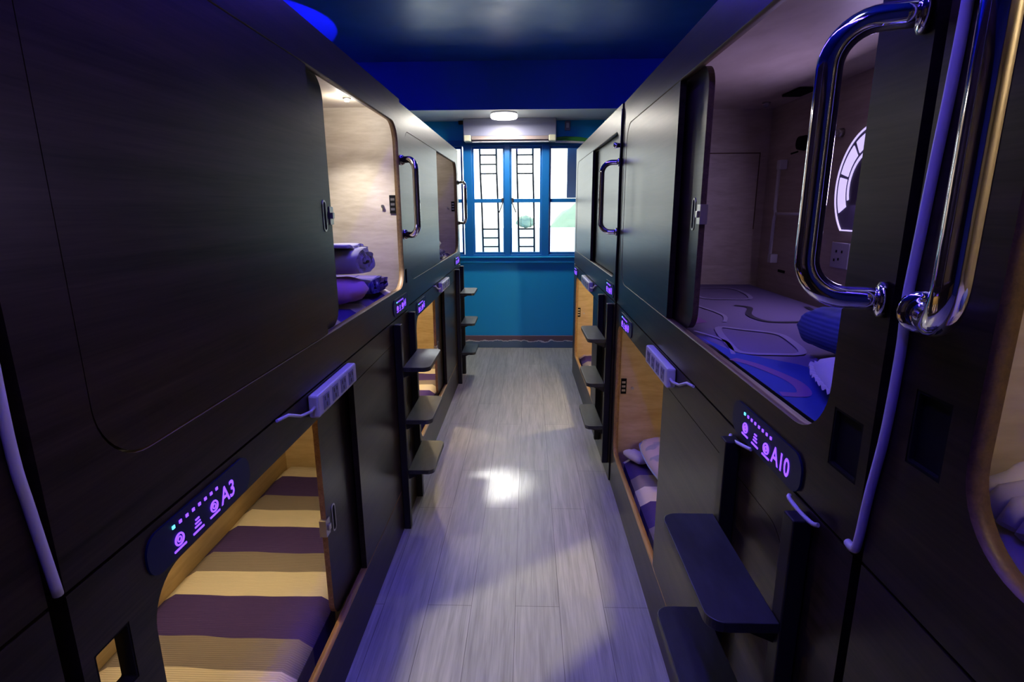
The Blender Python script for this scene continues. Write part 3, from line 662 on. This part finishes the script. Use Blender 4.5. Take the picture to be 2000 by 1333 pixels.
# ------------------------------------------------------------------ bedding
def slab(side, y0, y1, z0, z1, seed=0, v0=0.085, v1=0.735, amp=0.006):
    """soft mattress slab with rounded, slightly wavy top"""
    bm = nb(); nx, ny = 14, 44; top = []
    xa, xb = X(side, v0), X(side, v1)
    for i in range(nx+1):
        row = []
        for j in range(ny+1):
            u = i/nx; w = j/ny; e = min(u, 1-u)*(v1-v0); e2 = min(w, 1-w)*(y1-y0)
            r = 0.03; dz = 0
            for q in (e, e2):
                if q < r: dz -= r-math.sqrt(max(r*r-(r-q)**2, 0))
            p = Vector((xa+(xb-xa)*u, y0+(y1-y0)*w, z1+dz)); p.z += amp*noise.noise(Vector((p.x*5, p.y*4, seed)))
            row.append(bm.verts.new(p))
        top.append(row)
    for i in range(nx):
        for j in range(ny):
            f = bm.faces.new((top[i][j], top[i+1][j], top[i+1][j+1], top[i][j+1])); f.smooth = True
    rim = [top[i][0] for i in range(nx+1)]+[top[nx][j] for j in range(1, ny+1)]+[top[i][ny] for i in range(nx-1, -1, -1)]+[top[0][j] for j in range(ny-1, 0, -1)]
    low = [bm.verts.new((v.co.x, v.co.y, z0)) for v in rim]; n = len(rim)
    for k in range(n): bm.faces.new((rim[k], rim[(k+1) % n], low[(k+1) % n], low[k]))
    bm.faces.new(low)
    return bm
def mattress(side, tier, y0, y1, m, label, seed=0, v0=0.085):
    z0, z1 = (0.031, 0.20) if tier == 'low' else (ZS+0.033, 1.203)
    bm = slab(side, y0+0.036, y1-0.036, z0, z1, seed, v0)
    return single('mattress', bm, m, (X(side, 0.4), (y0+y1)/2, z0), label, 'mattress')
# bands: purple, grey, cream; object Y origin = capsule centre
def ph(edge, yc, period=0.47): return (-(edge-yc+0.03)/period) % 1
cD = (CRM, GRY, PUR)
def bands(name, y_start, yc, purple=PUR, cream=CRM, grey=GRY):   # going +y from y_start: purple .19 reversed order -> grey, purple, cream
    return stripe_mat(name, ph(y_start, yc), (grey, purple, cream), 0.47, (0.28, 0.70))
mattress('L1', 'low', 0.64, 2.90, bands('striped_cotton_a', 2.365, 1.77), 'mattress striped purple, grey and cream in the A3 capsule', 1)
mattress('L2', 'low', 2.925, 5.345, bands('striped_cotton_b', 4.78, 4.135), 'striped mattress in the yellow lit A5 capsule', 2)
mattress('R1', 'low', 0.757, 3.055, bands('striped_cotton_c', 2.62, 1.906), 'striped mattress under the pillow in the A9 capsule', 3, 0.06)
mattress('L1', 'up', 0.64, 2.90, bands('striped_cotton_d', 1.90, 1.77), 'striped mattress under the folded bedding in the A4 capsule', 4, 0.05)
mattress('L2', 'up', 2.925, 5.345, bands('striped_cotton_e', 4.40, 4.135), 'mattress under the stacked linen in the A6 capsule', 5, 0.05)
begin('R2'); mattress('R2', 'low', 3.075, 5.37, bands('striped_cotton_f', 4.9, 4.22), 'cream and purple mattress in the A7 capsule', 6, 0.06); begin(None)
mattress('R0', 'up', -1.54, 0.735, M['lilac'], 'mattress in the warm lit capsule at the right edge', 7, 0.05)
# A10's printed sheet
def sheet():
    bm = slab('R1', 0.757+0.036, 3.055-0.036, ZS+0.033, 1.203, 9, 0.029, amp=0.0006)
    z = 1.2058
    def ribbon(pts, w, mi, close=True):
        P = [Vector((p[0], p[1], 0)) for p in pts]; n = len(P); segs = n if close else n-1
        out = []
        for i in range(segs):
            p0, p1, p2, p3 = P[i-1 if (close or i) else 0], P[i], P[(i+1) % n], P[(i+2) % n if close else min(i+2, n-1)]
            for k in range(6):
                u = k/6; out.append(0.5*((2*p1)+(-p0+p2)*u+(2*p0-5*p1+4*p2-p3)*u*u+(-p0+3*p1-3*p2+p3)*u**3))
        if not close: out.append(P[-1])
        m = len(out); A = []; B = []
        for i in range(m):
            d = (out[(i+1) % m]-out[i-1]) if close else (out[min(i+1, m-1)]-out[max(i-1, 0)])
            d.normalize(); s = Vector((-d.y, d.x, 0))*w/2
            A.append(bm.verts.new((out[i].x+s.x, out[i].y+s.y, z))); B.append(bm.verts.new((out[i].x-s.x, out[i].y-s.y, z)))
        for i in range(m if close else m-1):
            j = (i+1) % m; bm.faces.new((A[i], A[j], B[j], B[i])).material_index = mi
    def patch(pts, mi, zz):
        bm.faces.new([bm.verts.new((p[0], p[1], zz)) for p in pts]).material_index = mi
    patch([(0.545, 0.80), (0.80, 0.80), (0.79, 1.2), (0.70, 1.40), (0.585, 1.52), (0.545, 1.70)], 3, 1.2048)
    patch([(0.545, 1.90), (0.64, 1.95), (0.63, 2.08), (0.57, 2.15), (0.545, 2.15)], 4, 1.2048)
    ribbon([(0.86, 2.30), (0.90, 2.245), (0.842, 2.10), (0.838, 2.0), (0.87, 1.952), (0.96, 1.951), (1.06, 1.965), (1.11, 2.10), (1.135, 2.26)], 0.022, 2, False)
    ribbon([(0.645, 1.85), (0.60, 1.62), (0.60, 1.52), (0.68, 1.50), (0.765, 1.515), (0.80, 1.66), (0.80, 1.76), (0.72, 1.82)], 0.022, 1)
    ribbon([(0.80, 2.72), (0.79, 2.50), (0.88, 2.46), (1.0, 2.49), (1.03, 2.78), (0.9, 2.83)], 0.02, 1)
    ribbon([(0.55, 1.45), (0.59, 1.38), (0.62, 1.25), (0.60, 1.16), (0.55, 1.16)], 0.03, 4, False)
    ribbon([(0.55, 1.80), (0.60, 1.66), (0.57, 1.50)], 0.012, 1, False)
    ribbon([(0.58, 2.5), (0.68, 2.35), (0.74, 2.1), (0.70, 1.95)], 0.014, 1, False)
    mt = [mat('sheet_lilac', (0.16, 0.13, 0.24), 0.9, spec=0.2), mat('sheet_pale_print', (0.25, 0.22, 0.36), 0.9, spec=0.2), mat('sheet_black_print', (0.02, 0.015, 0.03), 0.9), mat('sheet_blue_print', (0.03, 0.06, 0.30), 0.9, spec=0.2), mat('sheet_pink_print', (0.2, 0.09, 0.28), 0.9, spec=0.2)]
    single('mattress', bm, mt, (X('R1', 0.4), 1.9, ZS+0.033), 'mattress with printed violet sheet in the A10 capsule', 'mattress')
sheet()
def pillow(name, c, size, rot, m, label, cat='pillow', group=None, frill=0, seed=0, pipe=None):
    """soft cushion form; size = full lengths; rot = euler"""
    bm = nb(); n = 22; lx, ly, lz = [s/2 for s in size]; Rm = (Matrix.Rotation(rot[2], 4, 'Z') @ Matrix.Rotation(rot[1], 4, 'Y') @ Matrix.Rotation(rot[0], 4, 'X'))
    g = {}
    for s in (1, -1):
        for i in range(n+1):
            for j in range(n+1):
                u, w = -1+2*i/n, -1+2*j/n
                edge = i in (0, n) or j in (0, n)
                if edge and s == -1: g[(s, i, j)] = g[(1, i, j)]; continue
                h = (max(1-abs(u)**3.2, 0)*max(1-abs(w)**3.2, 0))**0.42
                pin = 1-0.09*(u*u*w*w)-0.05*(abs(w)**2 if abs(u) > 0.9 else 0)
                nz = 0.06*noise.noise(Vector((u*2.3+seed, w*2.3, s)))+0.03*noise.noise(Vector((u*6+seed, w*6, s)))
                p = Vector((u*lx*pin, w*ly*pin, s*lz*h*(1+nz*3)))
                if edge: p.z += lz*0.10*noise.noise(Vector((u*4, w*4, seed)))
                g[(s, i, j)] = bm.verts.new(Vector(c)+(Rm @ p))
    for s in (1, -1):
        for i in range(n):
            for j in range(n):
                f = bm.faces.new((g[(s, i, j)], g[(s, i+1, j)], g[(s, i+1, j+1)], g[(s, i, j+1)])); f.smooth = True
    ms = [m]
    edge = [(i, 0) for i in range(n)]+[(n, j) for j in range(n)]+[(i, n) for i in range(n, 0, -1)]+[(0, j) for j in range(n, 0, -1)]
    if frill:
        E_ = [g[(1, i, j)].co.copy() for i, j in edge]; ctr = Vector(c); A = []; B = []; K = 3; nn = len(E_)*K
        up = Rm @ Vector((0, 0, 1))
        for k in range(nn):
            a = E_[k//K]; b = E_[(k//K+1) % len(E_)]; p = a.lerp(b, (k % K)/K); d = (p-ctr).normalized()
            A.append(bm.verts.new(p-d*0.004)); B.append(bm.verts.new(p+d*frill*(1+0.1*math.sin(k*0.9))+up*0.3*frill*math.sin(k*1.25)))
        for k in range(nn):
            f = bm.faces.new((A[k], A[(k+1) % nn], B[(k+1) % nn], B[k])); f.smooth = True
    if pipe:
        tube(bm, [g[(1, i, j)].co.copy() for i, j in edge], 0.004, 6, 1, True); ms.append(pipe)
    base = Vector((c[0], c[1], c[2]-lz))
    return single(name, bm, ms, base, label, cat, group)
def roll(name, axis_pts, prof, thick, m, label, cat, seed=0, ms=None):
    """folded cloth: ribbon profile (list of (y,z)) of given thickness swept along x0..x1"""
    x0, x1 = axis_pts; bm = nb(); n = len(prof); L1, L2 = [], []
    for i in range(n):
        p0, p1 = Vector(prof[max(i-1, 0)]), Vector(prof[min(i+1, n-1)]); d = (p1-p0).normalized(); s = Vector((-d.y, d.x))*thick/2
        q = Vector(prof[i]); L1.append(q+s); L2.append(q-s)
    poly = L1+L2[::-1]; K = 16; rings = []
    for k in range(K+1):
        u = k/K; x = x0+(x1-x0)*u; ring = []
        cy = sum(p.x for p in poly)/len(poly); cz = sum(p.y for p in poly)/len(poly)
        sh = 1-0.06*max(0, 1-min(u, 1-u)/0.08)
        for idx, p in enumerate(poly):
            nz = noise.noise(Vector((x*7, p.x*7, p.y*7+seed)))*0.006
            xx = x+ (0.012*noise.noise(Vector((p.x*30, p.y*30, seed))) if k in (0, K) else 0)
            ring.append(bm.verts.new((xx, cy+(p.x-cy)*sh, cz+(p.y-cz)*sh+nz)))
        rings.append(ring)
    m_ = len(poly)
    for A, B in zip(rings, rings[1:]):
        for i in range(m_):
            f = bm.faces.new((A[i], A[(i+1) % m_], B[(i+1) % m_], B[i])); f.smooth = True
    for Rg in (rings[0], rings[-1]):
        for i in range(n-1):
            bm.faces.new((Rg[i], Rg[i+1], Rg[m_-2-i], Rg[m_-1-i]))
    zl = min(v.co.z for v in bm.verts)
    return single(name, bm, m, ((x0+x1)/2, cy, zl), label, cat)
def spiral(cy, cz, ry, rz, turns, a0=0.0, shrink=0.85, n=60, tail=None):
    out = []
    for i in range(n+1):
        u = i/n; a = a0+turns*2*PI*u; k = 1-shrink*u
        # superellipse
        c, s = math.cos(a), math.sin(a); e = 0.75
        out.append((cy+ry*k*math.copysign(abs(c)**e, c), cz+rz*k*math.copysign(abs(s)**e, s)))
    return out
# A4 bedding
roll('folded_quilt', (-1.12, -0.705), spiral(2.64, 1.252, 0.19, 0.032, 1.6, PI*0.5, 0.7), 0.020, M['plaid'], 'folded violet plaid quilt beside the pink pillow in the A4 capsule', 'quilt', 3)
pillow('pillow', (-0.90, 2.30, 1.268), (0.44, 0.26, 0.105), (0, 0, 0.05), M['pink'], 'pink pillow under the grey blanket in the A4 capsule', seed=2, frill=0.0)
roll('rolled_blanket', (-1.12, -0.70), spiral(2.40, 1.382, 0.155, 0.052, 2.3, PI*0.45, 0.82), 0.019, M['greyblk'], 'rolled grey blanket lying on the pink pillow', 'blanket', 5)
roll('folded_sheet', (-1.10, -0.73), [(2.22+0.32*k/14, 1.452+0.004*math.sin(k*0.9)-0.02*(k/14)**4) for k in range(15)], 0.012, M['lilac'], 'pale folded sheet on top of the rolled grey blanket', 'sheet', 8)
# A6 linen stack
roll('folded_blanket', (-1.10, -0.725), spiral(4.72, 1.238, 0.20, 0.028, 1.5, PI*0.5, 0.7), 0.020, M['plaid'], 'dark striped folded blanket at the bottom of the A6 stack', 'blanket', 11)
pillow('pillow', (-0.92, 4.62, 1.325), (0.40, 0.30, 0.085), (0, 0, 0.1), M['sheetwhite'], 'white pillow in the middle of the A6 stack', seed=6)
pillow('pillow', (-0.92, 4.58, 1.41), (0.38, 0.26, 0.07), (0, 0, -0.1), M['paleblue'], 'pale blue pillow topping the stack in the A6 capsule', seed=7)
# A9 pillow, seen at the far end
pillow('pillow', (0.83, 2.73, 0.285), (0.40, 0.50, 0.11), (0.10, -0.0, 0.12), M['leafy'], 'cream leaf printed pillow in the A9 capsule', seed=4, pipe=M['paleblue'])
bm = nb()
pillow('pillow', (0.615, 2.90, 0.238), (0.10, 0.16, 0.05), (0, 0.15, 0.5), M['lilac'], 'small crumpled lilac cushion at the corner of the A9 mattress', seed=12)
# A10 pillows
pillow('bolster_pillow', (0.90, 1.42, 1.283), (0.32, 0.30, 0.12), (0.0, 0, 0.15), M['ribblue'], 'ribbed blue pillow at the near end of the A10 bed', seed=3)
pillow('pillow', (0.735, 1.10, 1.243), (0.24, 0.34, 0.06), (0.0, 0, -0.25), M['lilac'], 'pale ruffled pillow beside the ribbed blue pillow in A10', frill=0.012, seed=5)
# R0 bedding
def knit(name, c, s, label):
    bm = nb(); nx = 9
    for k in range(nx):
        y = c[1]-s[1]/2+s[1]*k/(nx-1); pts = []
        for i in range(13):
            u = i/12; pts.append((c[0]-s[0]/2+s[0]*u, y+0.006*math.sin(i*1.7+k), c[2]+s[2]*math.sin(PI*min(max(u*1.02, 0.0), 1))**0.4*(0.8+0.2*math.sin(k))))
        tube(bm, pts, 0.013, 8)
    return single(name, bm, M['sheetwhite'], (c[0], c[1], c[2]-0.012), label, 'blanket')
knit('knitted_throw', (0.70, 0.58, 1.216), (0.22, 0.19, 0.055), 'chunky white ribbed throw inside the capsule at the right edge')
pillow('pillow', (0.90, 0.34, 1.30), (0.34, 0.30, 0.14), (0.1, -0.1, 0.1), M['bluepil'], 'grey blue pillow inside the capsule at the right edge', seed=8)

# ------------------------------------------------------------------ inside A10
bx = X('R1', DEP-0.06)
t = T('light_ring', (bx, 2.10, 1.672), 'glowing segmented ring light on the back wall of the A10 capsule', 'ring light')
M['ring'] = mat('violet_white_ring', (1, 1, 1), 0.4, emit=(0.62, 0.52, 1.0), estr=1.1)
M['ringdim'] = mat('ring_body', (0.16, 0.14, 0.26), 0.5)
cy, cz, R0_ = 2.10, 1.672, 0.222
def arcseg(bm, r0, r1, a0, a1, x0, x1, n=14):
    A = []
    for i in range(n+1):
        a = a0+(a1-a0)*i/n; A.append((cy+r1*math.cos(a), cz+r1*math.sin(a)))
    for i in range(n, -1, -1):
        a = a0+(a1-a0)*i/n; A.append((cy+r0*math.cos(a), cz+r0*math.sin(a)))
    prism(bm, A, 0, x0, x1)
D = math.radians
bm = nb(); lo = math.asin(-0.162/R0_)
pl = [(cy+R0_*math.cos(a), cz+R0_*math.sin(a)) for a in [lo+(PI-2*lo)*i/48 for i in range(49)]]
prism(bm, pl, 0, bx-0.0005, bx-0.008); body = t.part('ring_plate', bm, M['ringdim'])
bm = nb(); arcseg(bm, R0_-0.007, R0_, lo, PI-lo, bx-0.008, bx-0.011, 60); box(bm, bx-0.008, bx-0.011, cy-0.15, cy+0.15, cz-0.162, cz-0.157); t.part('outer_ring', bm, M['ring'])
for a0, a1 in ((-28, 12), (16, 50), (55, 88), (92, 125), (130, 164), (168, 208)):
    bm = nb(); arcseg(bm, 0.150, 0.200, D(a0), D(a1), bx-0.008, bx-0.011); t.part('light_segment', bm, M['ring'])
bm = nb(); arcseg(bm, 0.127, 0.137, D(-20), D(200), bx-0.008, bx-0.011, 30); t.part('inner_ring', bm, M['ring'])
light('AREA', (bx-0.03, 2.05, 1.69), 4.5, (0.62, 0.46, 1.0), 0.3, 0.3, aim=(0.5, 2.05, 1.5), name='ring_glow')
t = T('wall_rail', (bx, 2.81, 1.35), 'white fold down towel rail on the back wall of A10', 'towel rail')
bm = nb(); tube(bm, [(bx-0.03, 2.81, 1.80), (bx-0.03, 2.812, 1.60), (bx-0.03, 2.80, 1.57), (bx-0.03, 2.812, 1.54), (bx-0.03, 2.815, 1.355)], 0.008, 10)
tube(bm, [(bx-0.03, 2.80, 1.572), (bx-0.03, 2.50, 1.572)], 0.006, 10); t.part('rail', bm, M['white'])
for z in (1.80, 1.355):
    bm = nb(); box(bm, bx-0.036, bx-0.001, 2.79, 2.83, z-0.022, z+0.022); t.part('rail_mount', bm, M['white'], bevel=0.004)
t = T('wall_hook', (bx, 2.64, 1.85), 'dark round wall hook in the A10 capsule', 'hook')
bm = nb(); tube(bm, [(bx-0.0005, 2.64, 1.88), (bx-0.03, 2.64, 1.88)], [0.034, 0.028], 20); t.part('hook_base', bm, M['void'])
bm = nb(); tube(bm, [(bx-0.02, 2.66, 1.845), (bx-0.03, 2.70, 1.840)], 0.004, 8); t.part('hook_arm', bm, M['void'])
t = T('reading_light_arm', (bx, 2.36, 1.885), 'small steel swivel light arm beside the ring light in A10', 'reading light')
bm = nb(); tube(bm, [(bx-0.0005, 2.34, 1.885), (bx-0.02, 2.34, 1.885)], [0.018, 0.015], 16); t.part('arm_base', bm, M['steel'])
bm = nb(); tube(bm, [(bx-0.02, 2.34, 1.885), (bx-0.03, 2.40, 1.880)], 0.006, 8); t.part('arm', bm, M['steel'])
t = T('wall_socket', (bx, 2.24, 1.40), 'white wall socket below the ring light in A10', 'socket')
bm = nb(); box(bm, bx-0.008, bx-0.0005, 2.175, 2.30, 1.365, 1.465); t.part('socket_plate', bm, M['lilac'], bevel=0.003)
bm = nb()
for dy, dz in ((-0.02, 0.02), (0.02, 0.02), (0, -0.01), (0.03, -0.015)): box(bm, bx-0.0095, bx-0.008, 2.24+dy-0.004, 2.24+dy+0.004, 1.41+dz-0.005, 1.41+dz+0.005)
t.part('socket_holes', bm, M['void'])
bm = nb(); box(bm, bx-0.004, bx-0.0005, 2.70, 2.77, 1.292, 1.304); single('slot_opening', bm, M['void'], (bx, 2.735, 1.29), 'short dark slot low on the back wall of the A10 capsule', 'slot')
ye = 3.055-0.032
t = T('cabinet_door', (1.05, ye, 1.49), 'flush maple cupboard door in the end wall of A10', 'cupboard door')
bm = nb(); box(bm, 0.60, 1.189, ye-0.004, ye-0.001, 1.30, 1.873); t.part('door_leaf', bm, M['maple'])
bm = nb(); box(bm, 0.60, 1.192, ye-0.006, ye-0.0045, 1.870, 1.876); box(bm, 1.187, 1.192, ye-0.006, ye-0.0045, 1.49, 1.870); t.part('shadow_gap', bm, M['ply'])
bm = nb(); box(bm, 1.12, 1.20, 2.50, 2.66, 2.075, 2.0845); single('air_grille', bm, M['void'], (1.16, 2.58, 2.08), 'black air grille in the ceiling of the A10 capsule', 'vent', bevel=0.002)

# ------------------------------------------------------------------ added unseen lamp, its shutter cut to throw the pale floor patch
Z1 = 2.90; Zp = 2.60; C0 = Vector((0.0, 1.55, Z1))
quad = [(-0.444, 1.902), (0.345, 2.474), (0.325, 1.855), (-0.05, 1.47), (-0.28, 1.25), (-0.444, 1.25)]
k = (Z1-Zp)/Z1
hole = [(C0.x+(x-C0.x)*k, C0.y+(y-C0.y)*k) for x, y in quad]
t = T('added_patch_spot', (C0.x, C0.y, ZC), 'added unseen ceiling spotlight with shutter cut to shape the floor patch', 'spotlight')
bm = nb(); hx = [p[0] for p in hole]; hy = [p[1] for p in hole]
oc = (min(hx)-0.03, min(hy)-0.03, max(hx)+0.03, max(hy)+0.03)
outer = [(oc[0], oc[3]), (oc[2], oc[3]), (oc[2], (oc[1]+oc[3])/2), (oc[2], oc[1]), ((oc[0]+oc[2])/2-0.02, oc[1]), (oc[0], oc[1])]
V1 = [bm.verts.new((*p, Zp)) for p in hole]; V2 = [bm.verts.new((*p, Zp)) for p in outer]
for i in range(6): bm.faces.new((V1[i], V1[(i+1) % 6], V2[(i+1) % 6], V2[i]))
O1 = [(oc[0], oc[1]), (oc[2], oc[1]), (oc[2], oc[3]), (oc[0], oc[3])]
a = [bm.verts.new((*p, Zp)) for p in O1]; b = [bm.verts.new((*p, ZC-0.002)) for p in O1]
for i in range(4): bm.faces.new((a[i], a[(i+1) % 4], b[(i+1) % 4], b[i]))
t.part('shutter_box', bm, M['black'])
light('SPOT', C0, 150, (1.0, 0.90, 0.45), 0.006, aim=(C0.x, C0.y, 0), spot=math.radians(80), blend=0.2, name='shutter_light')

# ------------------------------------------------------------------ capsule row R2 stands slightly askew
piv = Vector((0.49, 3.07, 0)); ang = 0.018; Rz = Matrix.Rotation(ang, 4, 'Z')
for o, fr in FRAMED:
    o.location = piv + (Rz @ (Vector(o.location)-piv)); o.rotation_euler = (0, 0, ang)
bpy.context.view_layer.update()
